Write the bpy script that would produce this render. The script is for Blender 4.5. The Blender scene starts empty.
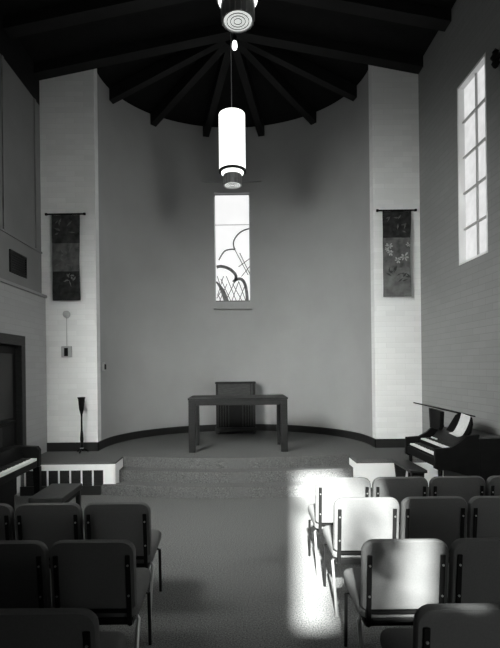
import bpy, bmesh, math, random
from mathutils import Vector, Matrix
S = bpy.context.scene
COL = S.collection
PI = math.pi
random.seed(7)

# ------------------------------------------------------------------ camera, sky, sun, daylight, exposure
cam_data = bpy.data.cameras.new('camera')
cam = bpy.data.objects.new('camera', cam_data); COL.objects.link(cam); S.camera = cam
cam.location = (0, 0, 1.75)
cam.rotation_euler = (PI/2, 0.0115, 0)
cam_data.sensor_fit = 'VERTICAL'; cam_data.sensor_height = 36
cam_data.lens = 36*460/648
cam_data.shift_x = 13/648; cam_data.shift_y = 44/648
cam_data.clip_start = 0.02

S.view_settings.view_transform = 'Standard'; S.view_settings.look = 'None'
S.view_settings.gamma = 1; S.view_settings.use_curve_mapping = False
S.view_settings.exposure = 0.0

TINT = (0.97, 1.0, 0.965)                      # faintly green-grey print tone
world = bpy.data.worlds.new('sky'); S.world = world; world.use_nodes = True
world.node_tree.nodes['Background'].inputs[0].default_value = (*TINT, 1)
world.node_tree.nodes['Background'].inputs[1].default_value = 1.0

SUN_AZ, SUN_TAN = 0.125, 0.637                  # drift in +X per metre of +Y, drop per metre of +Y
sd = bpy.data.lights.new('sun', 'SUN'); sun = bpy.data.objects.new('sun', sd); COL.objects.link(sun)
sd.energy = 68; sd.angle = math.radians(1.7); sd.color = TINT
sun.rotation_euler = Vector((SUN_AZ, 1, -SUN_TAN)).to_track_quat('-Z', 'Y').to_euler()
sun.location = (-0.3, -8, 9)

def area(name, loc, direction, sx, sy, power, spread=180):
    d = bpy.data.lights.new(name, 'AREA'); o = bpy.data.objects.new(name, d); COL.objects.link(o)
    d.shape = 'RECTANGLE'; d.size = sx; d.size_y = sy; d.energy = power; d.color = TINT
    d.spread = math.radians(spread)
    o.location = loc; o.rotation_euler = Vector(direction).to_track_quat('-Z', 'Y').to_euler()
    return o
area('added_left_daylight', (-3.03, 3.1, 3.55), (1, 1.05, -0.68), 2.2, 1.4, 240, 88)  # unseen daylight added from the left to brighten the chancel
area('added_right_daylight', (2.93, 2.3, 3.7), (-1, 0.95, -0.65), 0.8, 1.8, 100, 92)  # unseen daylight added from the right for the left pier and front chairs
area('added_rear_fill', (1.7, -1.50, 1.35), (0.1, 1, 0.15), 1.5, 2.0, 26, 110)  # fill added low at the rear, where the wall has no opening
area('daylight_side_window', (2.93, 5.80, 4.3), (-1, 0, -0.25), 0.66, 2.3, 3)

# ------------------------------------------------------------------ materials
def mat(name, g, rough=0.6, metal=0.0, var=0.0, scale=8, bump=0.0, bscale=60, emit=0.0, spec=0.4, stretch=None, ebase=None):
    m = bpy.data.materials.new(name); m.use_nodes = True
    nt = m.node_tree; b = nt.nodes['Principled BSDF']
    b.inputs['Base Color'].default_value = (g, g, g, 1)
    b.inputs['Roughness'].default_value = rough; b.inputs['Metallic'].default_value = metal
    b.inputs['Specular IOR Level'].default_value = spec
    tc = nt.nodes.new('ShaderNodeTexCoord'); vec = tc.outputs['Object']
    if stretch:
        mp = nt.nodes.new('ShaderNodeMapping'); mp.inputs['Scale'].default_value = stretch
        nt.links.new(vec, mp.inputs['Vector']); vec = mp.outputs['Vector']
    if var:
        n = nt.nodes.new('ShaderNodeTexNoise'); n.inputs['Scale'].default_value = scale; n.inputs['Detail'].default_value = 5
        r = nt.nodes.new('ShaderNodeValToRGB')
        lo, hi = g*(1-var), min(1, g*(1+var))
        r.color_ramp.elements[0].position = 0.3; r.color_ramp.elements[0].color = (lo, lo, lo, 1)
        r.color_ramp.elements[1].position = 0.7; r.color_ramp.elements[1].color = (hi, hi, hi, 1)
        nt.links.new(vec, n.inputs['Vector']); nt.links.new(n.outputs['Fac'], r.inputs['Fac'])
        nt.links.new(r.outputs['Color'], b.inputs['Base Color'])
        if emit: nt.links.new(r.outputs['Color'], b.inputs['Emission Color'])
        if ebase is not None:
            for l in list(b.inputs['Base Color'].links): nt.links.remove(l)
            b.inputs['Base Color'].default_value = (ebase, ebase, ebase, 1)
    if emit:
        if not var: b.inputs['Emission Color'].default_value = (*TINT, 1)
        b.inputs['Emission Strength'].default_value = emit
    if bump:
        n2 = nt.nodes.new('ShaderNodeTexNoise'); n2.inputs['Scale'].default_value = bscale; n2.inputs['Detail'].default_value = 3
        bp = nt.nodes.new('ShaderNodeBump'); bp.inputs['Strength'].default_value = bump; bp.inputs['Distance'].default_value = 0.01
        nt.links.new(tc.outputs['Object'], n2.inputs['Vector']); nt.links.new(n2.outputs['Fac'], bp.inputs['Height'])
        nt.links.new(bp.outputs['Normal'], b.inputs['Normal'])
    return m

def brick_mat(name, g, bw=0.30, bh=0.085, dark=0.92):
    m = bpy.data.materials.new(name); m.use_nodes = True
    nt = m.node_tree; b = nt.nodes['Principled BSDF']
    b.inputs['Roughness'].default_value = 0.55; b.inputs['Specular IOR Level'].default_value = 0.3
    tc = nt.nodes.new('ShaderNodeTexCoord'); sp = nt.nodes.new('ShaderNodeSeparateXYZ')
    ad = nt.nodes.new('ShaderNodeMath'); ad.operation = 'ADD'; cb = nt.nodes.new('ShaderNodeCombineXYZ')
    nt.links.new(tc.outputs['Object'], sp.inputs[0])
    nt.links.new(sp.outputs['X'], ad.inputs[0]); nt.links.new(sp.outputs['Y'], ad.inputs[1])
    nt.links.new(ad.outputs[0], cb.inputs['X']); nt.links.new(sp.outputs['Z'], cb.inputs['Y'])
    br = nt.nodes.new('ShaderNodeTexBrick')
    br.inputs['Scale'].default_value = 1.0; br.inputs['Brick Width'].default_value = bw; br.inputs['Row Height'].default_value = bh
    br.inputs['Mortar Size'].default_value = 0.006; br.inputs['Mortar Smooth'].default_value = 0.6; br.inputs['Bias'].default_value = 0
    br.inputs['Color1'].default_value = (g*0.96,)*3+(1,); br.inputs['Color2'].default_value = (min(1, g*1.04),)*3+(1,)
    br.inputs['Mortar'].default_value = (g*dark,)*3+(1,)
    nt.links.new(cb.outputs[0], br.inputs['Vector']); nt.links.new(br.outputs['Color'], b.inputs['Base Color'])
    bp = nt.nodes.new('ShaderNodeBump'); bp.inputs['Strength'].default_value = 0.3; bp.inputs['Distance'].default_value = 0.006; bp.invert = True
    nt.links.new(br.outputs['Fac'], bp.inputs['Height']); nt.links.new(bp.outputs['Normal'], b.inputs['Normal'])
    return m

M = dict(
    carpet=mat('carpet', 0.105, 0.95, var=0.65, scale=100, bump=0.6, bscale=160, spec=0.05),
    plaster=mat('apse_plaster', 0.32, 0.8, var=0.05, scale=1.3, bump=0.15, bscale=90, spec=0.2),
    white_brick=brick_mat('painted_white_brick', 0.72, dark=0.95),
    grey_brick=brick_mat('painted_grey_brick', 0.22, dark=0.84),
    shaded_brick=brick_mat('shade_toned_white_brick', 0.30),  # white brick like the piers, darkened to put shade into its colour
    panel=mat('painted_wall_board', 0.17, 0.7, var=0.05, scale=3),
    ledge=mat('grey_painted_ledge', 0.24, 0.6),
    white=mat('white_paint', 0.78, 0.5, var=0.03, scale=4),
    ceil=mat('dark_ceiling_boards', 0.005, 0.75, var=0.3, scale=6, spec=0.2),
    beam=mat('dark_beam', 0.005, 0.6, var=0.3, scale=5, spec=0.3),
    base=mat('black_rubber_base', 0.012, 0.5),
    darkwood=mat('dark_stained_wood', 0.018, 0.5, spec=0.2, var=0.35, scale=14, stretch=(1, 1, 8)),
    ebony=mat('ebonised_wood', 0.005, 0.5, spec=0.12, var=0.3, scale=12),
    altarwood=mat('altar_wood', 0.012, 0.5, spec=0.25, var=0.3, scale=10, stretch=(1, 6, 6)),
    midwood=mat('mid_tone_wood', 0.05, 0.5, spec=0.2, var=0.25, scale=9, stretch=(1, 6, 6)),  # paler wood tone than the surrounding casework
    fabric=mat('chair_fabric', 0.075, 0.9, var=0.08, scale=140, bump=0.3, bscale=400, spec=0.1),
    strap=mat('black_steel', 0.004, 0.6, spec=0.1),
    chrome=mat('dull_chrome', 0.45, 0.3, metal=0.9),
    steel=mat('brushed_steel', 0.35, 0.3, metal=0.9),
    keyw=mat('ivory_keys', 0.75, 0.35),
    paper=mat('white_paper', 0.5, 0.8, var=0.08, scale=30),
    shade=mat('lit_lamp_glass', 0.9, 0.5, emit=1.6),
    lens=mat('lit_lamp_lens', 0.7, 0.4, emit=0.65),
    bulb=mat('lit_bulb', 0.9, 0.4, emit=2.5),
    stained=mat('pale_stained_glass', 0.94, 0.3, var=0.05, scale=5, emit=0.98, ebase=0.15),
    frost=mat('frosted_window_glass', 0.72, 0.4, var=0.1, scale=7, emit=0.98, ebase=0.1),
    came=mat('lead_came', 0.16, 0.6),
    band=mat('smoky_coloured_glass', 0.12, 0.4, var=0.6, scale=14),
    cloth_dark=mat('dark_banner_cloth', 0.030, 0.95, var=0.7, scale=9),
    cloth_mid=mat('mid_banner_cloth', 0.10, 0.95, var=0.45, scale=9),
    cloth_grey=mat('grey_banner_cloth', 0.13, 0.95, var=0.4, scale=7),
    cloth_deep=mat('deep_banner_cloth', 0.018, 0.95, var=0.7, scale=12),
    blossom=mat('pale_blossom', 0.34, 0.9, var=0.2, scale=30),
    leaf_dark=mat('printed_leaf', 0.045, 0.9),
    grey=mat('grey_enamel', 0.40, 0.4),
    foliage=mat('tree_leaves', 0.05, 0.7),
    bark=mat('tree_bark', 0.06, 0.9, var=0.3),
    ground=mat('outside_ground', 0.2, 0.9, var=0.2, scale=1),
)

# ------------------------------------------------------------------ mesh helpers (all shapes are given in world coordinates)
def BM(): return bmesh.new()
def box(bm, x0, x1, y0, y1, z0, z1):
    v = [bm.verts.new((x, y, z)) for z in (z0, z1) for y in (y0, y1) for x in (x0, x1)]
    for f in ((0, 2, 3, 1), (4, 5, 7, 6), (0, 1, 5, 4), (2, 6, 7, 3), (0, 4, 6, 2), (1, 3, 7, 5)):
        bm.faces.new([v[i] for i in f])
    return v
def hexa(bm, bottom, top):
    b = [bm.verts.new(p) for p in bottom]; t = [bm.verts.new(p) for p in top]; n = len(b)
    bm.faces.new(b[::-1]); bm.faces.new(t)
    for i in range(n): bm.faces.new((b[i], b[(i+1) % n], t[(i+1) % n], t[i]))
    return b+t
def prism(bm, pts, axis, a, b):
    def P(p, h):
        if axis == 'z': return (p[0], p[1], h)
        if axis == 'y': return (p[0], h, p[1])
        return (h, p[0], p[1])
    return hexa(bm, [P(p, a) for p in pts], [P(p, b) for p in pts])
def tube(bm, pts, r, n=10, cap=True, rect=None):
    pts = [Vector(p) for p in pts]; rings = []
    for i, p in enumerate(pts):
        t = (pts[min(i+1, len(pts)-1)] - pts[max(i-1, 0)]).normalized()
        a = t.orthogonal() if abs(t.z) > 0.95 else t.cross(Vector((0, 0, 1)))
        a.normalize(); b = t.cross(a)
        rr = r[i] if isinstance(r, (list, tuple)) else r
        rings.append([bm.verts.new(p + rr*(math.cos(2*PI*k/n)*a + math.sin(2*PI*k/n)*b)) for k in range(n)])
    for i in range(len(rings)-1):
        for k in range(n):
            bm.faces.new((rings[i][k], rings[i][(k+1) % n], rings[i+1][(k+1) % n], rings[i+1][k]))
    if cap: bm.faces.new(rings[0][::-1]); bm.faces.new(rings[-1])
def lathe(bm, cx, cy, prof, n=28, closed=False):
    rings = []
    for r, z in prof:
        if r < 1e-5: rings.append([bm.verts.new((cx, cy, z))])
        else: rings.append([bm.verts.new((cx+r*math.cos(2*PI*k/n), cy+r*math.sin(2*PI*k/n), z)) for k in range(n)])
    prs = list(zip(rings, rings[1:])) + ([(rings[-1], rings[0])] if closed else [])
    for A, B in prs:
        for k in range(n):
            k2 = (k+1) % n
            if len(A) == 1 and len(B) == 1: continue
            if len(A) == 1: bm.faces.new((A[0], B[k2], B[k]))
            elif len(B) == 1: bm.faces.new((A[k], A[k2], B[0]))
            else: bm.faces.new((A[k], A[k2], B[k2], B[k]))
    if not closed:
        if len(rings[0]) > 1: bm.faces.new(rings[0][::-1])
        if len(rings[-1]) > 1: bm.faces.new(rings[-1])
def ribbon(bm, pts, w, y0, y1):
    """a strip of width w along a curve in the XZ plane, with thickness y0..y1"""
    pts = [Vector((p[0], 0, p[1])) for p in pts]; L = []; R = []
    for i, p in enumerate(pts):
        t = (pts[min(i+1, len(pts)-1)] - pts[max(i-1, 0)]).normalized()
        nrm = Vector((-t.z, 0, t.x)); ww = w[i] if isinstance(w, (list, tuple)) else w
        L.append(p+nrm*ww/2); R.append(p-nrm*ww/2)
    for i in range(len(pts)-1):
        q = [L[i], R[i], R[i+1], L[i+1]]
        hexa(bm, [(a.x, y0, a.z) for a in q], [(a.x, y1, a.z) for a in q])
def smooth_pts(pts, n=6):
    out = []
    P = [Vector((*p, 0)) if len(p) == 2 else Vector(p) for p in pts]
    for i in range(len(P)-1):
        p0 = P[max(i-1, 0)]; p1 = P[i]; p2 = P[i+1]; p3 = P[min(i+2, len(P)-1)]
        for k in range(n):
            t = k/n
            q = 0.5*((2*p1)+(p2-p0)*t+(2*p0-5*p1+4*p2-p3)*t*t+(3*p1-p0-3*p2+p3)*t**3)
            out.append(tuple(q)[:len(pts[0])])
    out.append(tuple(P[-1])[:len(pts[0])]); return out

def origin(o):
    v = Vector((0, 0, 0))
    while o: v += o.location; o = o.parent
    return v
def obj(name, bm, m, parent=None, bevel=0, smooth=False, seg=2, base=None):
    off = origin(parent) if parent else Vector((0, 0, 0))
    loc = Vector((0, 0, 0))
    if base is not None: loc = Vector(base); off = off + loc
    if off.length: bmesh.ops.translate(bm, verts=bm.verts, vec=-off)
    bmesh.ops.recalc_face_normals(bm, faces=bm.faces)
    me = bpy.data.meshes.new(name); bm.to_mesh(me); bm.free()
    me.materials.append(m)
    o = bpy.data.objects.new(name, me); COL.objects.link(o); o.parent = parent; o.location = loc
    if smooth:
        for p in me.polygons: p.use_smooth = True
        me.set_sharp_from_angle(angle=math.radians(40))
    if bevel:
        md = o.modifiers.new('bevel', 'BEVEL'); md.width = bevel; md.segments = seg; md.limit_method = 'ANGLE'; md.angle_limit = math.radians(40)
    return o
def B(name, m, parent, *dims, bevel=0.004):
    bm = BM(); box(bm, *dims); return obj(name, bm, m, parent, bevel)
def thing(name, label, cat, loc, group=None):
    o = bpy.data.objects.new(name, None); COL.objects.link(o); o.location = loc
    o.empty_display_size = 0.1
    o['label'] = label; o['category'] = cat
    if group: o['group'] = group
    return o
def struct(name, bm, m, **k):
    o = obj(name, bm, m, **k); o['kind'] = 'structure'; return o
def sempty(name, loc):
    o = bpy.data.objects.new(name, None); COL.objects.link(o); o.location = loc; o['kind'] = 'structure'; return o

# ------------------------------------------------------------------ the room
XL, XLU, XR = -3.05, -3.11, 2.954
YB, YP = -1.57, 7.36                            # rear wall, face of the piers
PZ = 0.45                                       # chancel floor
CX, CY, RX, RY = -0.014, 7.54, 2.225, 2.03      # apse plan
def gable(x): return 7.16 - 0.2*abs(x)
def apse(phi, r=0.0): return (CX+(RX+r)*math.sin(phi), CY+(RY+r)*math.cos(phi))
def eave(phi): return 6.60 + 0.13*math.cos(phi)

bm = BM(); box(bm, -3.4, 3.3, YB-0.25, 7.2, -0.12, 0); struct('floor', bm, M['carpet'])
bm = BM(); box(bm, -14, 14, -16, YB-0.26, -0.3, -0.1); struct('ground_outside', bm, M['ground'])

# chancel platform
arc = lambda yc, x: yc + 0.075*x*x
xs = [-1.72 + (1.66+1.72)*i/24 for i in range(25)]
pl = [(XL+0.001, 6.44), (-1.72, 6.44)] + [(x, arc(6.64, x)) for x in xs] + [(1.66, 6.44), (XR-0.001, 6.44), (XR-0.001, YP-0.001), (2.205, YP-0.001)]
pl += [apse(PI/2 - PI*i/40, 0.0) for i in range(41)] + [(-2.235, YP-0.001), (XL+0.001, YP-0.001)]
bm = BM(); prism(bm, pl, 'z', 0.001, PZ); struct('chancel_floor', bm, M['carpet'])
def step(yc, ybk, x0, x1, h, front):
    q = [x0+(x1-x0)*i/24 for i in range(25)]
    p = [(x, min(arc(yc, x), front)) for x in q] + [(x, arc(ybk, x)-0.001) if abs(x) < 1.7 else (x, front+0.005) for x in q[::-1]]
    b_ = BM(); prism(b_, p, 'z', 0.001, h); struct('chancel_step', b_, M['carpet'])
step(6.41, 6.64, -1.715, 1.655, 0.30, 9)
step(6.17, 6.41, -1.90, 1.84, 0.15, 6.425)
# white risers of the platform to both sides of the steps
bm = BM(); box(bm, XL+0.002, -1.722, 6.424, 6.439, 0.345, 0.425); box(bm, -1.885, -1.722, 6.424, 6.439, 0.0, 0.345)
for k in range(7): box(bm, -1.885-0.158*k-0.135-0.023, -1.885-0.158*k-0.135, 6.424, 6.439, 0.13, 0.345)
box(bm, -1.73, -1.716, 6.424, 6.87, 0.0, 0.425)
struct('trim_1', bm, M['white'])
bm = BM(); box(bm, 1.662, XR-0.002, 6.424, 6.439, 0.06, 0.395); box(bm, 1.654, 1.668, 6.424, 6.87, 0.0, 0.395); struct('trim_2', bm, M['white'])
bm = BM(); box(bm, XL+0.002, -1.92, 6.418, 6.439, 0.0, 0.128); struct('baseboard_platform', bm, M['base'])

# piers
for nm, xa, xb in (('wall_pier_left', -3.3, -2.238), ('wall_pier_right', 2.208, 3.2)):
    bm = BM(); q = [(xa, 0), (xb, 0), (xb, gable(xb)+0.1), (xa, gable(xa)+0.1)]
    prism(bm, q, 'y', YP, CY); struct(nm, bm, M['white_brick'])
# apse wall with its window opening (a thick shell built cell by cell)
WX0, WX1, WZ0, WZ1 = -0.435, 0.30, 3.13, 5.39
phis = sorted(set([-PI/2+PI*i/48 for i in range(49)] + [math.asin((WX0-CX)/RX), math.asin((WX1-CX)/RX)]))
bm = BM()
def quad(*p): bm.faces.new([bm.verts.new(q) for q in p])
for a, b in zip(phis, phis[1:]):
    mid = CX+RX*math.sin((a+b)/2); ia, ib, oa, ob = apse(a), apse(b), apse(a, 0.25), apse(b, 0.25)
    for z0, z1 in ((PZ-0.2, WZ0), (WZ0, WZ1), (WZ1, None)):
        hole = WX0 < mid < WX1
        if hole and z0 == WZ0: continue
        ta, tb = (z1, z1) if z1 else (eave(a)+0.02, eave(b)+0.02)
        quad((*ia, z0), (*ib, z0), (*ib, tb), (*ia, ta)); quad((*oa, z0), (*oa, ta), (*ob, tb), (*ob, z0))
        if z1 is None or (hole and z1 == WZ0): quad((*ia, ta), (*ib, tb), (*ob, tb), (*oa, ta))
        if z0 < PZ or (hole and z0 == WZ1): quad((*ia, z0), (*oa, z0), (*ob, z0), (*ib, z0))
for f in (phis[0], phis[-1]): quad((*apse(f), PZ-0.2), (*apse(f, 0.25), PZ-0.2), (*apse(f, 0.25), eave(f)+0.02), (*apse(f), eave(f)+0.02))
for f in (math.asin((WX0-CX)/RX), math.asin((WX1-CX)/RX)): quad((*apse(f), WZ0), (*apse(f, 0.25), WZ0), (*apse(f, 0.25), WZ1), (*apse(f), WZ1))
bmesh.ops.remove_doubles(bm, verts=bm.verts, dist=1e-4)
w = struct('wall_apse', bm, M['plaster'], smooth=True)
# baseboards
bm = BM(); A = []
for i in range(61):
    f = -PI/2+PI*i/60; A.append((f, apse(f), apse(f, -0.018)))
for a, b in zip(A, A[1:]):
    q = [a[2], b[2], b[1], a[1]]; hexa(bm, [(*p, PZ) for p in q], [(*p, PZ+0.135) for p in q])
struct('baseboard_apse', bm, M['base'])
bm = BM(); box(bm, XL, -2.222, YP-0.018, YP, PZ, PZ+0.14); box(bm, -2.238, -2.222, YP-0.018, CY, PZ, PZ+0.14); struct('baseboard_left', bm, M['base'])
bm = BM(); box(bm, 2.19, XR, YP-0.018, YP, PZ, PZ+0.14); box(bm, 2.19, 2.206, YP-0.018, CY, PZ, PZ+0.14); struct('baseboard_right', bm, M['base'])

# left wall: thick lower brick wall with a door opening, ledge, panelled upper wall
DY0, DY1, DZ = 5.45, 6.60, 2.10
bm = BM()
box(bm, -3.35, XL, YB, DY0, 0, 2.9); box(bm, -3.35, XL, DY1, YP, 0, 2.9); box(bm, -3.35, XL, DY0, DY1, DZ, 2.9)
struct('wall_left', bm, M['shaded_brick'])
bm = BM(); box(bm, -3.35, XL+0.03, YB, YP, 2.9, 2.945); struct('trim_3', bm, M['ledge'], bevel=0.008)
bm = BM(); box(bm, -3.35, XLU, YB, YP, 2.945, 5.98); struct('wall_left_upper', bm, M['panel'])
bm = BM(); box(bm, XLU, XLU+0.02, YB, YP, 3.61, 3.64)
struct('trim_4', bm, M['panel'], bevel=0.004)
for y in (7.16, 6.17, 5.18):
    bm = BM(); box(bm, XLU, XLU+0.022, y-0.025, y+0.025, 3.64, 5.97); struct('trim_batten', bm, M['panel'], bevel=0.004)
bm = BM(); box(bm, -3.35, XLU, YB, YP, 5.98, 6.55); struct('ceiling_plate', bm, M['ceil'])
# right wall with a window opening
RY0, RY1, RZ0, RZ1 = 5.385, 6.095, 3.07, 5.42
bm = BM()
for d in ((YB, RY0, 0, 6.5), (RY1, YP, 0, 6.6), (RY0, RY1, 0, RZ0), (RY0, RY1, RZ1, 6.6)): box(bm, XR, XR+0.3, *d)
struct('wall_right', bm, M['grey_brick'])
# rear wall with the high window that lets the sun in
BX0, BX1, BZ0, BZ1 = -0.22, 0.52, 2.97, 5.50
bm = BM()
for d in ((-3.35, BX0, 0, 7.3), (BX1, 3.25, 0, 7.3), (BX0, BX1, 0, BZ0), (BX0, BX1, BZ1, 7.3)): box(bm, d[0], d[1], YB-0.2, YB, d[2], d[3])
struct('wall_back', bm, M['shaded_brick'])

# ceiling: two slopes over the nave, half a cone over the apse
bm = BM(); prism(bm, [(-3.5, gable(3.5)), (0, gable(0)), (3.4, gable(3.4)), (3.4, 7.6), (-3.5, 7.6)], 'y', YB-0.2, CY); struct('ceiling', bm, M['ceil'])
bm = BM(); apex = (CX, CY-0.02, gable(0)+0.2)
for a, b in zip(phis, phis[1:]):
    def e(p): x, y = apse(p, 0.3); return (x, y, eave(p)-0.02)
    q = [apex, e(a), e(b)]; hexa(bm, q, [(p[0], p[1], 7.7) for p in q])
struct('ceiling_apse', bm, M['ceil'])
def beam_between(p, q, w, d):
    p, q = Vector(p), Vector(q); t = (q-p); s = Vector((t.y, -t.x, 0)).normalized()*w/2; dz = Vector((0, 0, d))
    b_ = BM(); hexa(b_, [p-s-dz, p+s-dz, q+s-dz, q-s-dz], [p-s, p+s, q+s, q-s]); struct('ceiling_beam', b_, M['beam'])
for deg in (-75, -45, -15, 15, 45, 75):
    f = math.radians(deg); x, y = apse(f, -0.012)
    beam_between((CX+0.12*math.sin(f), CY+0.12*math.cos(f), gable(0)+0.17), (x, y, eave(f)+0.01), 0.13, 0.21)
for y0, y1 in ((7.16, 7.35), (6.22, 6.42), (5.28, 5.48), (4.34, 4.54), (3.4, 3.6)):
    bm = BM(); prism(bm, [(XLU, gable(XLU)-0.16), (0, gable(0)-0.16), (XR, gable(XR)-0.16), (XR, gable(XR)), (0, gable(0)), (XLU, gable(XLU))], 'y', y0, y1)
    struct('ceiling_beam', bm, M['beam'])

# stained glass window in the apse
w1 = sempty('window_1', ((WX0+WX1)/2, 9.66, WZ0))
def wp(u, v):                                    # a point of the leading pattern in metres on the window
    px, py = 210+u/7.2, 220+v/7.2
    return (WX0+(px-214.8)/35.4*(WX1-WX0), WZ1-(py-194.2)/107.7*(WZ1-WZ0))
bm = BM(); box(bm, WX0, WX1, 9.665, 9.68, WZ0, WZ1); obj('glass', bm, M['stained'], w1)
bm = BM()
for d in ((WX0, WX0+0.012, WZ0, WZ1), (WX1-0.012, WX1, WZ0, WZ1), (WX0, WX1, WZ0, WZ0+0.035), (WX0, WX1, WZ1-0.012, WZ1)): box(bm, d[0], d[1], 9.64, 9.664, d[2], d[3])
obj('frame', bm, M['came'], w1)
def inside(pts): return [(min(max(x, WX0), WX1), min(max(z, WZ0), WZ1)) for x, z in pts]
bm = BM()
for c in (((45, 335), (80, 330), (130, 345), (165, 370), (185, 400), (180, 435)), ((165, 445), (190, 425), (225, 425), (250, 460), (262, 520), (266, 592))):
    ribbon(bm, smooth_pts(inside([wp(*p) for p in c])), 0.062, 9.648, 9.664)
ribbon(bm, smooth_pts(inside([wp(*p) for p in ((42, 440), (72, 480), (100, 535), (120, 592))])), [0.03]+[0.03+0.06*min(1, i/8) for i in range(18)], 9.648, 9.664)
obj('coloured_band', bm, M['band'], w1)
bm = BM()
for c in (((285, 60), (240, 75), (200, 105), (172, 150), (172, 190), (182, 210)), ((182, 210), (150, 208), (110, 218), (85, 245), (62, 285))):
    ribbon(bm, smooth_pts(inside([wp(*p) for p in c])), 0.028, 9.65, 9.664)
for c in (((35, 32), (288, 32)), ((60, 590), (120, 455)), ((105, 590), (172, 450)), ((150, 590), (205, 440)), ((200, 590), (250, 470)),
          ((75, 420), (150, 590)), ((115, 400), (190, 590)), ((160, 455), (232, 590)), ((50, 400), (70, 470)), ((205, 440), (258, 590)), ((60, 460), (100, 590)), ((80, 500), (45, 560)), ((60, 545), (75, 592)), ((50, 540), (95, 400)),
          ((182, 215), (275, 395)), ((215, 235), (288, 390)), ((205, 335), (288, 275)), ((225, 405), (288, 330))):
    ribbon(bm, inside([wp(*p) for p in c]), 0.009 if c[0][1] == 32 else 0.016, 9.652, 9.664)
obj('lead_came', bm, M['came'], w1)
bm = BM(); box(bm, WX0-0.03, WX1+0.03, 9.45, 9.60, WZ0-0.17, WZ0-0.135); struct('trim_5', bm, M['plaster'], bevel=0.006)
bm = BM(); box(bm, WX0-0.25, WX1+0.25, 9.47, 9.55, WZ1+0.20, WZ1+0.225); struct('trim_6', bm, M['plaster'], bevel=0.004)

# right hand window: two by five frosted panes in a white frame
w2 = sempty('window_2', (XR, (RY0+RY1)/2, RZ0))
bm = BM(); box(bm, XR+0.085, XR+0.095, RY0, RY1, RZ0, RZ1); obj('glass', bm, M['frost'], w2)
bm = BM()
for d in ((RY0, RY0+0.03, RZ0, RZ1), (RY1-0.03, RY1, RZ0, RZ1), (RY0, RY1, RZ0, RZ0+0.03), (RY0, RY1, RZ1-0.03, RZ1)): box(bm, XR+0.0, XR+0.085, *d)
obj('frame', bm, M['white'], w2, bevel=0.004)
bm = BM(); ym = (RY0+RY1)/2
box(bm, XR+0.06, XR+0.084, ym-0.009, ym+0.009, RZ0+0.03, RZ1-0.03)
for k in range(1, 5):
    z = RZ0+(RZ1-RZ0)*k/5; box(bm, XR+0.055, XR+0.084, RY0+0.03, RY1-0.03, z-0.011, z+0.011)
obj('glazing_bar', bm, M['grey'], w2)

# unseen side windows, added to light the chancel
def added_window(name, xw, sgn, y0, y1, z0, z1):
    w = sempty(name, (xw, (y0+y1)/2, z0))
    b_ = BM(); box(b_, xw+sgn*0.002, xw+sgn*0.008, y0, y1, z0, z1); obj('glass', b_, M['frost'], w)
    b_ = BM()
    for d in ((y0-0.05, y0, z0-0.05, z1+0.05), (y1, y1+0.05, z0-0.05, z1+0.05), (y0, y1, z0-0.05, z0), (y0, y1, z1, z1+0.05), ((y0+y1)/2-0.02, (y0+y1)/2+0.02, z0, z1)): box(b_, xw+sgn*0.001, xw+sgn*0.02, *d)
    obj('frame', b_, M['white'], w)
added_window('added_window_left', XLU, 1, 2.0, 4.2, 3.7, 5.2)
added_window('added_window_right', XR, -1, 1.9, 2.7, 2.8, 4.6)

# door in the left wall
d1 = sempty('door_1', (XL, (DY0+DY1)/2, 0))
bm = BM(); box(bm, XL-0.12, XL+0.02, DY1-0.12, DY1, PZ+0.002, DZ); box(bm, XL-0.12, XL+0.02, DY0, DY0+0.12, 0.002, DZ); box(bm, XL-0.12, XL+0.02, DY0, DY1, DZ, DZ+0.14)
obj('door_frame', bm, M['darkwood'], d1, 0.006)
bm = BM(); box(bm, XL-0.11, XL-0.07, DY0+0.12, DY1-0.12, 0.01, DZ); lf = obj('leaf', bm, M['ebony'], d1, 0.003)
bm = BM(); box(bm, XL-0.07, XL-0.06, DY0+0.22, DY1-0.22, 1.1, DZ-0.12); obj('upper_panel', bm, M['base'], lf, 0.003)
bm = BM(); box(bm, XL-0.07, XL-0.055, DY0+0.22, DY1-0.22, 0.15, 0.95); obj('lower_panel', bm, M['darkwood'], lf, 0.003)

# tree outside the rear window: breaks the sunbeam up into soft dapples
tr = thing('tree', 'leafy tree outside the rear window', 'tree', (1.5, -3.1, -0.1))
bm = BM(); tube(bm, [(1.5, -3.1, -0.1), (1.45, -3.1, 2.5), (1.2, -3.05, 4.0), (0.7, -3.0, 4.9)], [0.14, 0.11, 0.07, 0.03]); obj('trunk', bm, M['bark'], tr)
bm = BM()
for k in range(58):
    cx_, cz_ = random.uniform(-0.6, 0.8), 3.45+2.7*random.random()**2.0
    if k > 49: cx_, cz_ = random.uniform(-0.8, -0.4), random.uniform(5.5, 6.3)
    elif k > 33: cx_, cz_ = random.uniform(-0.05, 0.7), random.uniform(3.85, 4.5)
    for j in range(9):
        p = Vector((cx_+random.gauss(0, 0.06), -3.0+random.gauss(0, 0.12), cz_+random.gauss(0, 0.06)))
        s = random.uniform(0.05, 0.09); n = Vector((random.gauss(0, 1), random.gauss(0, 1), random.gauss(0, 1))).normalized(); a = n.orthogonal().normalized(); c = n.cross(a)
        bm.faces.new([bm.verts.new(p+s*(a*q[0]+c*q[1])) for q in ((0, -1.3), (0.6, -0.3), (0.45, 0.6), (0, 1.3), (-0.45, 0.6), (-0.6, -0.3))])
o = obj('foliage', bm, M['foliage'], tr)

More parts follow.
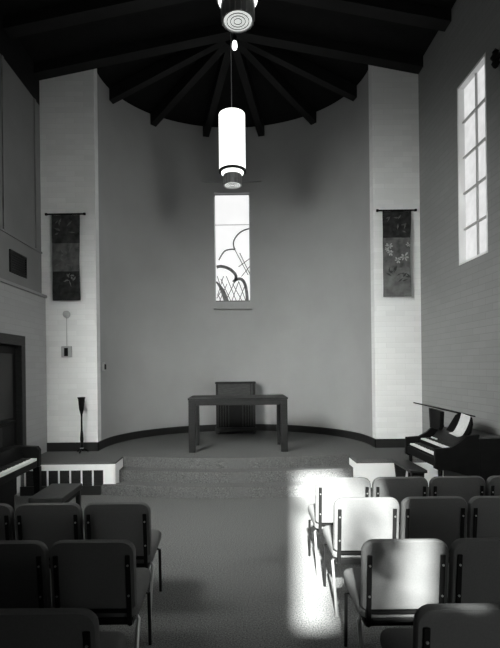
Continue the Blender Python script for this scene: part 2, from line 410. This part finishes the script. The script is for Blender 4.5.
# ------------------------------------------------------------------ altar table
t = thing('altar_table', 'long plain wooden altar table standing on the carpeted platform', 'table', (0.0, 7.45, PZ))
ax0, ax1, ay0, ay1 = -0.757, 0.772, 7.09, 7.86; TZ = 1.29
B('tabletop', M['altarwood'], t, ax0-0.008, ax1+0.008, ay0-0.008, ay1+0.008, TZ-0.03, TZ)
for nm, d in (('apron', (ax0+0.02, ax1-0.02, ay0+0.012, ay0+0.045)), ('apron', (ax0+0.02, ax1-0.02, ay1-0.045, ay1-0.012)), ('apron', (ax0+0.012, ax0+0.045, ay0+0.1, ay1-0.1)), ('apron', (ax1-0.045, ax1-0.012, ay0+0.1, ay1-0.1))):
    B(nm, M['altarwood'], t, *d, TZ-0.115, TZ-0.03)
for x in (ax0, ax1-0.105):
    for y in (ay0, ay1-0.105): B('leg', M['altarwood'], t, x, x+0.105, y, y+0.105, PZ, TZ-0.03, bevel=0.006)

# wooden lectern behind the altar
t = thing('lectern', 'low wooden lectern cabinet with framed panel, standing behind the altar table', 'lectern', (-0.04, 9.22, PZ))
lx0, lx1, ly0, ly1 = -0.425, 0.355, 9.10, 9.36
B('base', M['darkwood'], t, lx0-0.02, lx1+0.02, ly0-0.03, ly1, PZ+0.03, PZ+0.12, bevel=0.01)
for x in (lx0-0.01, lx1-0.06):
    bm = BM(); prism(bm, [(x, PZ), (x+0.07, PZ), (x+0.06, PZ+0.03), (x+0.01, PZ+0.03)], 'y', ly0-0.02, ly0+0.05); obj('foot', bm, M['darkwood'], t)
B('cabinet', M['ebony'], t, lx0+0.03, lx1-0.03, ly0+0.035, ly1, PZ+0.12, 1.20)
for x in (lx0, lx1-0.05): B('side_post', M['darkwood'], t, x, x+0.05, ly0, ly1, PZ+0.12, 1.46)
n = 0
for x in (lx0+0.08, lx0+0.13, lx0+0.18, lx0+0.24, lx1-0.26, lx1-0.2, lx1-0.15, lx1-0.1):
    B('slat', M['darkwood'], t, x, x+0.02, ly0+0.015, ly0+0.034, PZ+0.14, 1.14)
B('top_panel', M['midwood'], t, lx0+0.05, lx1-0.05, ly0+0.03, ly0+0.06, 1.20, 1.44)
B('inner_post', M['darkwood'], t, lx1-0.10, lx1-0.085, ly0+0.012, ly0+0.03, 1.20, 1.44, bevel=0.002)
B('top_rail', M['darkwood'], t, lx0-0.012, lx1+0.012, ly0-0.01, ly1, 1.44, 1.475)

# ------------------------------------------------------------------ pendant lamps
def pendant(x, y, zb, label):
    t = thing('pendant_lamp', label, 'lamp', (x, y, zb), 'glass cylinder pendants on the ridge')
    zt = gable(x)
    R = 0.20; H = 0.87
    bm = BM(); lathe(bm, x, y, [(0, zb), (0.115, zb), (0.118, zb+0.012), (0.0, zb+0.012)]); lens = obj('lens', bm, M['lens'], t, smooth=True)
    bm = BM()
    for r in (0.03, 0.06, 0.09): lathe(bm, x, y, [(r, zb-0.006), (r+0.006, zb-0.006), (r+0.006, zb), (r, zb)], closed=True)
    obj('louvre_ring', bm, M['steel'], lens)
    bm = BM(); lathe(bm, x, y, [(0.122, zb-0.004), (0.136, zb-0.004), (0.138, zb+0.17), (0.124, zb+0.17)], n=36, closed=True); dr = obj('drum', bm, M['steel'], t, smooth=True)
    bm = BM()
    for k in range(18):
        a = 2*PI*k/18; tube(bm, [(x+0.138*math.cos(a), y+0.138*math.sin(a), zb), (x+0.138*math.cos(a), y+0.138*math.sin(a), zb+0.168)], 0.006, 6)
    obj('rib', bm, M['chrome'], dr)
    bm = BM(); lathe(bm, x, y, [(0.140, zb+0.15), (0.168, zb+0.175), (0.168, zb+0.21), (0.140, zb+0.21)], n=36, closed=True); obj('inner_glass', bm, M['shade'], t, smooth=True)
    bm = BM(); lathe(bm, x, y, [(0.17, zb+0.195), (R+0.006, zb+0.195), (R+0.006, zb+0.225), (0.17, zb+0.225)], n=36, closed=True); obj('rim', bm, M['strap'], t, smooth=True)
    bm = BM(); lathe(bm, x, y, [(0.0, zb+0.226), (R, zb+0.226), (R, zb+0.2+H), (R-0.03, zb+0.215+H), (0, zb+0.215+H)], n=36); obj('shade', bm, M['shade'], t, smooth=True)
    bm = BM(); lathe(bm, x, y, [(0.0, zb+0.216+H), (0.05, zb+0.216+H), (0.04, zb+0.25+H), (0, zb+0.25+H)]); obj('cap', bm, M['steel'], t, smooth=True)
    bm = BM(); tube(bm, [(x, y, zb+0.25+H), (x, y, zt-0.19)], 0.006, 6); obj('cable', bm, M['grey'], t)
    bm = BM(); lathe(bm, x, y, [(0.0, zt-0.005), (0.07, zt-0.03), (0.06, zt-0.19), (0, zt-0.19)]); obj('canopy', bm, M['strap'], t, smooth=True)
    return t
pendant(-0.035, 7.00, 4.53, 'white glass cylinder pendant lamp hanging in front of the arched stained glass window')
pendant(0.042, 3.90, 4.69, 'nearer pendant lamp cut off by the top of the photo, showing its round lens')
t = thing('ceiling_lamp', 'small bare glowing bulb at the ridge where the apse beams meet', 'lamp', (0.02, 6.75, 6.420))
bm = BM(); lathe(bm, 0.02, 6.75, [(0, 6.420), (0.03, 6.430), (0.04, 6.460), (0.038, 6.500), (0.028, 6.540), (0.0, 6.550)], n=16); obj('bulb', bm, M['bulb'], t, smooth=True)
bm = BM(); lathe(bm, 0.02, 6.75, [(0, 6.552), (0.03, 6.552), (0.03, 6.620), (0, 6.620)], n=16); obj('socket', bm, M['strap'], t)
bm = BM(); tube(bm, [(0.02, 6.75, 6.620), (0.02, 6.75, gable(0)-0.002)], 0.008, 6); obj('stem', bm, M['strap'], t)

# ------------------------------------------------------------------ banners
def flower(bm, x, z, r, y0, y1, n=6):
    rnd = random.Random(int(1000*(x+z)))
    for k in range(n):
        a = 2*PI*k/n+rnd.uniform(-0.3, 0.3); l = r*rnd.uniform(0.7, 1.25); w = r*rnd.uniform(0.16, 0.3)
        dx, dz = math.cos(a), math.sin(a)
        prism(bm, [(x+dx*l*t-dz*w*u, z+dz*l*t+dx*w*u) for t, u in ((0.12, 0), (0.4, -0.7), (0.75, -1), (1.0, -0.4), (0.95, 0.4), (0.7, 0.9), (0.4, 0.6))], 'y', y0, y1)
def spray(bm, x, z, n, L, y0, y1, rnd):
    for k in range(n):
        a = rnd.uniform(0, 2*PI); px, pz = x+rnd.uniform(-L, L), z+rnd.uniform(-L, L)
        dx, dz = math.cos(a), math.sin(a); l, w_ = rnd.uniform(0.03, 0.06), rnd.uniform(0.008, 0.016)
        prism(bm, [(px-dx*l, pz-dz*l), (px-dz*w_, pz+dx*w_), (px+dx*l, pz+dz*l), (px+dz*w_, pz-dx*w_)], 'y', y0, y1)
def banner(cx, zt, label, mats, splits, right):
    rnd = random.Random(3 if right else 5)
    t = thing('banner', label, 'banner', (cx, YP-0.05, zt-1.36), 'fabric banners on the piers')
    bm = BM(); tube(bm, [(cx-0.30, YP-0.05, zt+0.012), (cx+0.30, YP-0.05, zt+0.012)], 0.013, 10); rod = obj('rod', bm, M['strap'], t)
    for s in (-1, 1):
        bm = BM(); b0 = (cx+s*0.29, YP-0.05, zt+0.012); tube(bm, [(b0[0], b0[1], b0[2]), (b0[0]+s*0.03, b0[1], b0[2])], 0.021, 10); obj('finial', bm, M['strap'], rod)
    zs = [zt] + [zt-1.36*s for s in splits]
    for k in range(3):
        bm = BM(); w0 = 0.22; n = 12; rows = 8
        def yy(u, v): return YP-0.045+0.006*math.sin(u*9+k)+0.004*math.sin(v*14)
        g = [[None]*(n+1) for _ in range(rows+1)]
        for j in range(rows+1):
            for i in range(n+1):
                u = i/n; z = zs[k]+(zs[k+1]-zs[k])*j/rows
                wob = 0.006*math.sin(z*5)+(0.012 if (right and k == 0) else 0)*(1-j/rows)
                g[j][i] = bm.verts.new((cx-w0+u*(2*w0+wob), yy(u, z), z))
        for j in range(rows):
            for i in range(n): bm.faces.new((g[j][i], g[j][i+1], g[j+1][i+1], g[j+1][i]))
        o = obj(('upper_panel', 'middle_panel', 'lower_panel')[k], bm, M[mats[k]], t)
        md = o.modifiers.new('thick', 'SOLIDIFY'); md.thickness = 0.006; md.offset = 0
        zc = (zs[k]+zs[k+1])/2; bm = BM(); y0, y1 = YP-0.066, YP-0.063
        if right and k == 1:
            for dx, dz, r in ((-0.13, 0.10, 0.06), (-0.11, 0.0, 0.05), (0.11, -0.07, 0.075), (0.01, -0.12, 0.05), (0.17, 0.12, 0.04), (-0.16, 0.05, 0.035)): flower(bm, cx+dx, zc+dz, r, y0, y1)
            obj('blossom', bm, M['blossom'], o)
        elif right and k == 2:
            spray(bm, cx-0.09, zc+0.15, 7, 0.07, y0, y1, rnd); spray(bm, cx+0.10, zc+0.10, 9, 0.08, y0, y1, rnd); obj('leaf_print', bm, M['leaf_dark'], o)
        elif not right and k == 2:
            spray(bm, cx+0.02, zc+0.10, 5, 0.07, y0, y1, rnd); spray(bm, cx+0.10, zc+0.13, 4, 0.05, y0, y1, rnd); obj('leaf_print', bm, M['cloth_grey'], o)
        elif right and k == 0:
            spray(bm, cx, zc, 8, 0.15, y0, y1, rnd); obj('leaf_print', bm, M['cloth_mid'], o)
        else:
            spray(bm, cx, zc, 8, 0.14, y0, y1, rnd); obj('leaf_print', bm, M['cloth_grey' if k else 'cloth_mid'], o)
    return t
banner(-2.70, 4.215, 'banner of three dark panels on the left pier, paler in its middle', ('cloth_dark', 'cloth_mid', 'cloth_deep'), (0.33, 0.66, 1.0), False)
banner(2.563, 4.215, 'banner on the right pier with pale blossoms on its middle panel', ('cloth_deep', 'cloth_mid', 'cloth_grey'), (0.31, 0.66, 1.0), True)

# banner on the right wall, mostly out of frame
t = thing('wall_banner', 'dark banner on the right wall past the window, cut off by the photo edge', 'banner', (XR-0.06, 4.8, 3.07))
bm = BM(); tube(bm, [(XR-0.06, 5.06, 5.13), (XR-0.06, 4.4, 5.13)], 0.016, 10); rod = obj('rod', bm, M['strap'], t)
bm = BM(); lathe(bm, XR-0.06, 5.08, [(0, 5.02), (0.025, 5.04), (0.045, 5.08), (0.03, 5.11), (0.055, 5.15), (0.03, 5.19), (0.035, 5.21), (0, 5.25)], n=12); obj('finial', bm, M['strap'], rod, smooth=True)
bm = BM(); box(bm, XR-0.065, XR-0.055, 4.45, 4.985, 3.07, 5.12); obj('cloth', bm, M['cloth_deep'], t)

# ------------------------------------------------------------------ small wall fittings
t = thing('wall_bell', 'round pale bell with a cable down to a small box on the left pier', 'bell', (-2.715, YP-0.02, 2.0))
bm = BM()
prof = [(0.0, -0.045), (0.03, -0.042), (0.055, -0.025), (0.06, 0.0)]
bz, bx = 2.64, -2.715
rings = [[bm.verts.new((bx+r*math.cos(2*PI*k/20), YP-0.002+d, bz+r*math.sin(2*PI*k/20))) for k in range(20)] if r else [bm.verts.new((bx, YP-0.002+d, bz))] for r, d in prof]
for k in range(20): bm.faces.new((rings[0][0], rings[1][k], rings[1][(k+1) % 20]))
for A_, B_ in zip(rings[1:], rings[2:]):
    for k in range(20): bm.faces.new((A_[k], B_[k], B_[(k+1) % 20], A_[(k+1) % 20]))
bm.faces.new(rings[-1]); obj('dome', bm, M['grey'], t, smooth=True)
bm = BM(); tube(bm, [(bx, YP-0.008, bz-0.058), (bx, YP-0.008, 2.13)], 0.006, 6); obj('cable', bm, M['grey'], t)
bxo = B('box', M['grey'], t, bx-0.085, bx+0.085, YP-0.04, YP-0.002, 1.95, 2.13, bevel=0.012)
B('button', M['strap'], bxo, bx-0.03, bx+0.03, YP-0.055, YP-0.041, 1.97, 2.10, bevel=0.006)

t = thing('light_switch', 'small dark switch on the apse wall beside the left pier', 'switch', (-2.21, 7.66, 1.80))
B('plate', M['grey'], t, -2.235, -2.205, 7.62, 7.70, 1.73, 1.87, bevel=0.006); B('lever', M['strap'], t, -2.205, -2.18, 7.645, 7.675, 1.75, 1.84, bevel=0.004)

t = thing('vent_grille', 'dark square vent grille on the left wall above the door', 'vent', (XLU, 6.56, 3.12))
gy0, gy1, gz0, gz1 = 6.31, 6.81, 3.11, 3.42
bm = BM()
for d in ((gy0, gy1, gz0, gz0+0.025), (gy0, gy1, gz1-0.025, gz1), (gy0, gy0+0.025, gz0, gz1), (gy1-0.025, gy1, gz0, gz1)): box(bm, XLU+0.001, XLU+0.02, *d)
obj('frame', bm, M['darkwood'], t)
B('backing', M['base'], t, XLU+0.001, XLU+0.006, gy0+0.02, gy1-0.02, gz0+0.02, gz1-0.02, bevel=0)
for k in range(8):
    z = gz0+0.035+k*0.034; B('slat', M['darkwood'], t, XLU+0.007, XLU+0.017, gy0+0.026, gy1-0.026, z, z+0.012, bevel=0)

t = thing('floor_vent', 'row of dark vent panels in the white riser left of the steps', 'vent', (-2.4, 6.43, 0.13))
for k in range(7):
    x1 = -1.885-0.158*k; B('panel', M['darkwood'], t, x1-0.134, x1-0.001, 6.427, 6.436, 0.131, 0.344, bevel=0)

# candle stand on the platform by the left pier
sx, sy = -2.445, 7.21
t = thing('candle_stand', 'slim dark trumpet-topped candle stand in front of the left pier', 'stand', (sx, sy, PZ))
bm = BM(); lathe(bm, sx, sy, [(0, PZ+0.035), (0.03, PZ+0.035), (0.022, PZ+0.10), (0.018, PZ+0.14), (0.028, PZ+0.2), (0.022, PZ+0.30), (0.014, PZ+0.36), (0.012, PZ+0.56), (0.016, PZ+0.60), (0, PZ+0.60)], n=16); obj('stem', bm, M['ebony'], t, smooth=True)
bm = BM(); lathe(bm, sx, sy, [(0.016, PZ+0.60), (0.036, PZ+0.68), (0.05, PZ+0.84), (0.062, PZ+0.865), (0.058, PZ+0.87), (0.044, PZ+0.83), (0.0, PZ+0.80)], n=20); obj('cup', bm, M['ebony'], t, smooth=True)
for k in range(3):
    a = 2*PI*k/3+0.5; bm = BM(); tube(bm, [(sx+0.02*math.cos(a), sy+0.02*math.sin(a), PZ+0.06), (sx+0.06*math.cos(a), sy+0.06*math.sin(a), PZ+0.045), (sx+0.10*math.cos(a), sy+0.10*math.sin(a), PZ+0.012)], [0.014, 0.012, 0.012], 8); obj('foot', bm, M['ebony'], t)
bm = BM(); bmesh.ops.create_icosphere(bm, subdivisions=2, radius=0.028, matrix=Matrix.Translation((sx, sy, PZ+0.07))); obj('knop', bm, M['steel'], t, smooth=True)

# ------------------------------------------------------------------ upright piano by the left wall
t = thing('piano', 'dark upright piano against the left wall with its white keys showing', 'piano', (-2.7, 4.8, 0))
py0, py1 = 4.02, 5.55
B('case', M['ebony'], t, -3.03, -2.70, py0, py1, 0, 1.12, bevel=0.01)
B('lid', M['ebony'], t, -3.04, -2.68, py0-0.02, py1+0.02, 1.121, 1.15, bevel=0.008)
B('keybed', M['ebony'], t, -2.699, -2.385, py0+0.081, py1-0.081, 0.60, 0.675, bevel=0.006)
for a, b in ((py0, py0+0.08), (py1-0.08, py1)):
    bm = BM(); prism(bm, [(-2.699, 0.60), (-2.375, 0.60), (-2.37, 0.80), (-2.40, 0.84), (-2.699, 0.855)], 'y', a, b); obj('key_cheek', bm, M['ebony'], t, 0.008)
    bm = BM(); cy = (a+b)/2; prism(bm, [(-2.42, 0), (-2.372, 0), (-2.366, 0.599), (-2.45, 0.599)], 'y', a+0.01, b-0.01); obj('leg', bm, M['ebony'], t, 0.005)
bm = BM(); n = 52; L = (py1-0.082-(py0+0.082))/n
for k in range(n):
    y = py0+0.082+k*L; box(bm, -2.535, -2.392, y+0.0006, y+L-0.0006, 0.676, 0.705)
obj('white_keys', bm, M['keyw'], t)
bm = BM()
for k in range(n-1):
    if k % 7 in (0, 2, 3, 5, 6): y = py0+0.082+(k+1)*L; box(bm, -2.54, -2.445, y-0.006, y+0.006, 0.706, 0.717)
obj('black_keys', bm, M['base'], t)
bm = BM(); prism(bm, [(-2.699, 0.676), (-2.54, 0.676), (-2.55, 0.72), (-2.60, 0.85), (-2.699, 0.86)], 'y', py0+0.082, py1-0.082); obj('fallboard', bm, M['ebony'], t, 0.004)
B('music_desk', M['darkwood'], t, -2.699, -2.685, py0+0.3, py1-0.3, 0.88, 1.09)

t = thing('piano_bench', 'low dark wooden bench beside the upright piano', 'bench', (-1.89, 4.8, 0))
B('seat', M['darkwood'], t, -2.06, -1.72, 4.50, 5.08, 0.44, 0.50, bevel=0.01)
B('apron', M['ebony'], t, -2.03, -1.75, 4.54, 5.04, 0.385, 0.439)
for x in (-2.05, -1.775):
    for y in (4.515, 5.015): B('leg', M['darkwood'], t, x, x+0.045, y, y+0.045, 0, 0.439)

# ------------------------------------------------------------------ electric organ by the right wall
t = thing('organ', 'dark two-manual organ with raised lid against the right brick wall', 'organ', (2.55, 5.5, 0))
oy0, oy1 = 5.05, 5.97
B('case', M['ebony'], t, 2.66, 2.935, oy0, oy1, 0.0, 0.94, bevel=0.008)
B('top', M['midwood'], t, 2.645, 2.945, oy0-0.005, oy1+0.005, 0.941, 0.958, bevel=0.004)
for nm, a, b in (('end_panel', oy0, oy0+0.05), ('end_panel', oy1-0.05, oy1)):
    bm = BM(); prism(bm, [(2.16, 0.62), (2.20, 0.60), (2.30, 0.60), (2.659, 0.50), (2.659, 0.99), (2.52, 0.97), (2.44, 0.90), (2.34, 0.845), (2.17, 0.835)], 'y', a, b); obj(nm, bm, M['ebony'], t, 0.006)
    bm = BM(); cy = (a+b)/2; tube(bm, [(2.22, cy, 0), (2.22, cy, 0.1), (2.225, cy, 0.35), (2.23, cy, 0.5), (2.23, cy, 0.6)], [0.018, 0.022, 0.03, 0.022, 0.024], 10); obj('leg', bm, M['ebony'], t, smooth=True)
B('side_skirt', M['ebony'], t, 2.34, 2.659, oy0, oy0+0.05, 0.0, 0.50)
B('keybed', M['ebony'], t, 2.18, 2.659, oy0+0.051, oy1-0.051, 0.63, 0.72)
def manual(x0, x1, z, y0, y1):
    b_ = BM(); n_ = 28; l_ = (y1-y0)/n_
    for k in range(n_): box(b_, x0, x1, y0+k*l_+0.0006, y0+(k+1)*l_-0.0006, z, z+0.018)
    m_ = obj('manual', b_, M['keyw'], t); b_ = BM()
    for k in range(n_-1):
        if k % 7 in (0, 1, 3, 4, 5): box(b_, x0+0.05, x1, y0+(k+1)*l_-0.007, y0+(k+1)*l_+0.007, z+0.0185, z+0.028)
    obj('black_keys', b_, M['base'], m_)
manual(2.20, 2.325, 0.745, 5.17, 5.88)
B('lower_riser', M['ebony'], t, 2.195, 2.659, oy0+0.051, oy1-0.051, 0.721, 0.744)
B('upper_riser', M['ebony'], t, 2.335, 2.659, oy0+0.051, oy1-0.051, 0.745, 0.81)
manual(2.34, 2.45, 0.811, 5.17, 5.88)
for y in (5.70, 5.76, 5.82):
    bm = BM(); box(bm, 2.455, 2.475, y, y+0.03, 0.812, 0.85); obj('stop_tab', bm, M['keyw'], t, 0.003)
bm = BM(); prism(bm, [(2.48, 0.811), (2.659, 0.811), (2.659, 0.96), (2.60, 0.95)], 'y', oy0+0.051, oy1-0.051); obj('stop_board', bm, M['darkwood'], t, 0.003)
# music desk, its brackets and the thin raised lid
bm = BM(); q = [(2.285, 5.98, 1.268), (2.47, 5.20, 1.211), (2.69, 5.20, 1.164), (2.505, 5.98, 1.221)]; hexa(bm, q, [(p[0], p[1], p[2]+0.014) for p in q]); obj('lid', bm, M['ebony'], t, 0.003)
bm = BM(); prism(bm, [(5.92, 0.96), (5.66, 0.96), (5.62, 1.0), (5.60, 1.19), (5.95, 1.205)], 'x', 2.47, 2.52); obj('lid_bracket', bm, M['ebony'], t, 0.006)
bm = BM(); q = [(5.64, 0.96), (5.12, 0.96), (5.08, 1.0), (5.09, 1.10), (5.14, 1.165), (5.22, 1.19), (5.42, 1.19), (5.5, 1.16), (5.56, 1.07)]
hexa(bm, [(2.55+(z-0.96)*0.25, y, z) for y, z in q], [(2.575+(z-0.96)*0.25, y, z) for y, z in q]); obj('music_desk', bm, M['ebony'], t, 0.006)
# sheet of music leaning on the desk
bm = BM(); pts = [(2.40, 5.235, 0.985), (2.45, 5.23, 1.0), (2.485, 5.21, 1.07), (2.505, 5.185, 1.15), (2.515, 5.17, 1.215)]; wv = Vector((0.015, -0.17, -0.02)); rows = []
for p in smooth_pts(pts, 4): rows.append((bm.verts.new(p), bm.verts.new(Vector(p)+wv)))
for a, b in zip(rows, rows[1:]): bm.faces.new((a[0], a[1], b[1], b[0]))
o = obj('sheet_music', bm, M['paper'], base=(2.53, 5.25, 0.98)); o['label'] = 'white curling sheet of music leaning on the organ music desk'; o['category'] = 'paper'
md = o.modifiers.new('thick', 'SOLIDIFY'); md.thickness = 0.003
t = thing('organ_bench', 'small dark bench standing in front of the organ keyboards', 'bench', (2.05, 5.55, 0))
B('seat', M['darkwood'], t, 1.955, 2.15, 5.22, 5.87, 0.53, 0.565, bevel=0.006)
for y in (5.27, 5.82):
    bm = BM(); prism(bm, [(1.98, 0), (2.14, 0), (2.12, 0.05), (2.10, 0.25), (2.13, 0.529), (1.975, 0.529), (2.01, 0.25), (2.00, 0.05)], 'y', y-0.018, y+0.018); obj('leg', bm, M['darkwood'], t, 0.004)
B('stretcher', M['darkwood'], t, 2.04, 2.08, 5.289, 5.801, 0.2, 0.27)

# ------------------------------------------------------------------ stacking chairs
CW = 0.462
def rr(x0, x1, z0, z1, rt, rb, n=6):
    out = []
    for cx, cz, r, a0 in ((x1-rb, z0+rb, rb, -PI/2), (x1-rt, z1-rt, rt, 0), (x0+rt, z1-rt, rt, PI/2), (x0+rb, z0+rb, rb, PI)):
        for k in range(n+1):
            a = a0+PI/2*k/n; out.append((cx+r*math.cos(a), cz+r*math.sin(a)))
    return out
def make_chair():
    t = thing('chair', '', 'chair', (0, 0, 0), 'upholstered stacking chairs in rows')
    h = CW/2
    tilt = lambda z: -0.235-(z-0.45)*0.10                       # rear face of the backrest leans back
    bm = BM(); ol = rr(-h, h, 0.445, 0.83, 0.065, 0.025)
    lay = []
    for d, sc in ((0.0, 0.965), (0.008, 0.99), (0.022, 1.0), (0.040, 0.985), (0.055, 0.93), (0.062, 0.8)):
        lay.append([bm.verts.new((x*sc, tilt(z)+d, 0.6375+(z-0.6375)*sc)) for x, z in ol])
    n = len(ol)
    for A_, B_ in zip(lay, lay[1:]):
        for k in range(n): bm.faces.new((A_[k], A_[(k+1) % n], B_[(k+1) % n], B_[k]))
    bm.faces.new(lay[0]); bm.faces.new(lay[-1]); obj('backrest', bm, M['fabric'], t, smooth=True)
    bm = BM(); hexa(bm, *[[(x, y, z) for x, y, z in ((-h+0.05, tilt(z0)-0.006, z0), (h-0.05, tilt(z0)-0.006, z0), (h-0.05, tilt(z0)+0.02, z0), (-h+0.05, tilt(z0)+0.02, z0))] for z0 in (0.428, 0.444)]); obj('lower_rail', bm, M['strap'], t)
    bm = BM()
    ol = rr(-h, h, -0.205, 0.235, 0.05, 0.04); lay = []         # seat cushion, domed
    for z, sc in ((0.385, 0.93), (0.395, 0.985), (0.42, 1.0), (0.445, 0.99), (0.46, 0.95), (0.468, 0.85)):
        lay.append([bm.verts.new((x*sc, 0.015+(y-0.015)*sc, z+0.05*(y+0.1)-(0.04*max(0, y-0.17)))) for x, y in ol])
    n = len(ol)
    for A_, B_ in zip(lay, lay[1:]):
        for k in range(n): bm.faces.new((A_[k], A_[(k+1) % n], B_[(k+1) % n], B_[k]))
    bm.faces.new(lay[0]); bm.faces.new(lay[-1]); obj('seat', bm, M['fabric'], t, smooth=True)
    B('seat_pan', M['strap'], t, -h+0.03, h-0.03, -0.19, 0.21, 0.335, 0.378, bevel=0.006)
    for s in (-1, 1):
        x = s*(h-0.038)
        bm = BM(); z0, z1 = 0.36, 0.755
        hexa(bm, [(x-0.013, tilt(z0)-0.012, z0), (x+0.013, tilt(z0)-0.012, z0), (x+0.013, tilt(z0)-0.001, z0), (x-0.013, tilt(z0)-0.001, z0)],
             [(x-0.013, tilt(z1)-0.012, z1), (x+0.013, tilt(z1)-0.012, z1), (x+0.013, tilt(z1)-0.001, z1), (x-0.013, tilt(z1)-0.001, z1)])
        st = obj('back_strap', bm, M['strap'], t, 0.003)
        for z in (0.53, 0.70):
            bm = BM(); tube(bm, [(x, tilt(z)-0.012, z), (x, tilt(z)-0.016, z)], 0.006, 8); obj('bolt', bm, M['chrome'], st)
        bm = BM(); tube(bm, [(x, tilt(0.36)-0.006, 0.365), (x, -0.2, 0.352), (x, 0.16, 0.355)], 0.011, 8); obj('side_rail', bm, M['strap'], t, smooth=True)
        xo = s*(h-0.012)
        bm = BM(); tube(bm, [(x, 0.14, 0.355), (xo, 0.165, 0.34), (xo, 0.19, 0.0)], 0.011, 8); obj('front_leg', bm, M['strap'], t, smooth=True)
        bm = BM(); tube(bm, [(x, -0.10, 0.355), (xo, -0.13, 0.34), (xo, -0.265, 0.0)], 0.011, 8); obj('rear_leg', bm, M['chrome'], t, smooth=True)
    return t
def kids(o): return [c for c in bpy.data.objects if c.parent == o]
def copy_thing(src, loc, label):
    r = src.copy(); COL.objects.link(r); r.location = loc; r['label'] = label
    for ch in kids(src):
        c = ch.copy(); COL.objects.link(c); c.parent = r
        for g in kids(ch):
            d = g.copy(); COL.objects.link(d); d.parent = c
    return r
chair = make_chair(); first = True
def place(xc, y_back, label):
    global first
    loc = (xc, y_back+0.235+0.038, 0)
    if first: chair.location = loc; chair['label'] = label; first = False
    else: copy_thing(chair, loc, label)
P = 0.475
RIGHT = [(0.64, 3.80, ['sunlit aisle chair at the head of the right-hand chairs, nearest the steps',
                       'second chair from the aisle in the right front row, half sunlit',
                       'third chair from the aisle in the right front row, standing before the organ',
                       'chair at the right photo edge in the front row by the organ']),
         (0.668, 3.21, ['brightly sunlit aisle chair in the second right-hand row, shadow spot on its back',
                        'unlit chair beside the sunlit aisle chair in the second right-hand row',
                        'third chair from the aisle in the second right-hand row, cut by photo edge']),
         (0.65, 2.42, ['aisle chair with dappled sunlight on its back, third right-hand row',
                       'shaded chair right of the dappled aisle chair, cut by photo edge']),
         (0.672, 1.745, ['shaded aisle chair nearest the camera at the bottom right of the photo'])]
for x0, y, labels in RIGHT:
    for k, lb in enumerate(labels): place(x0+CW/2+k*P, y, lb)
LEFT = [(-0.61, 3.16, ['dark aisle chair in the left front row, its seat side and legs showing',
                       'middle chair of the left front row, close behind the piano bench',
                       'chair at the left photo edge in the front row, before the piano']),
        (-0.56, 2.46, ['dark aisle chair in the second left-hand row',
                       'chair at the left photo edge in the second left-hand row']),
        (-0.545, 1.745, ['dark chair nearest the camera at the bottom left of the photo'])]
for x1, y, labels in LEFT:
    for k, lb in enumerate(labels): place(x1-CW/2-k*P, y, lb)
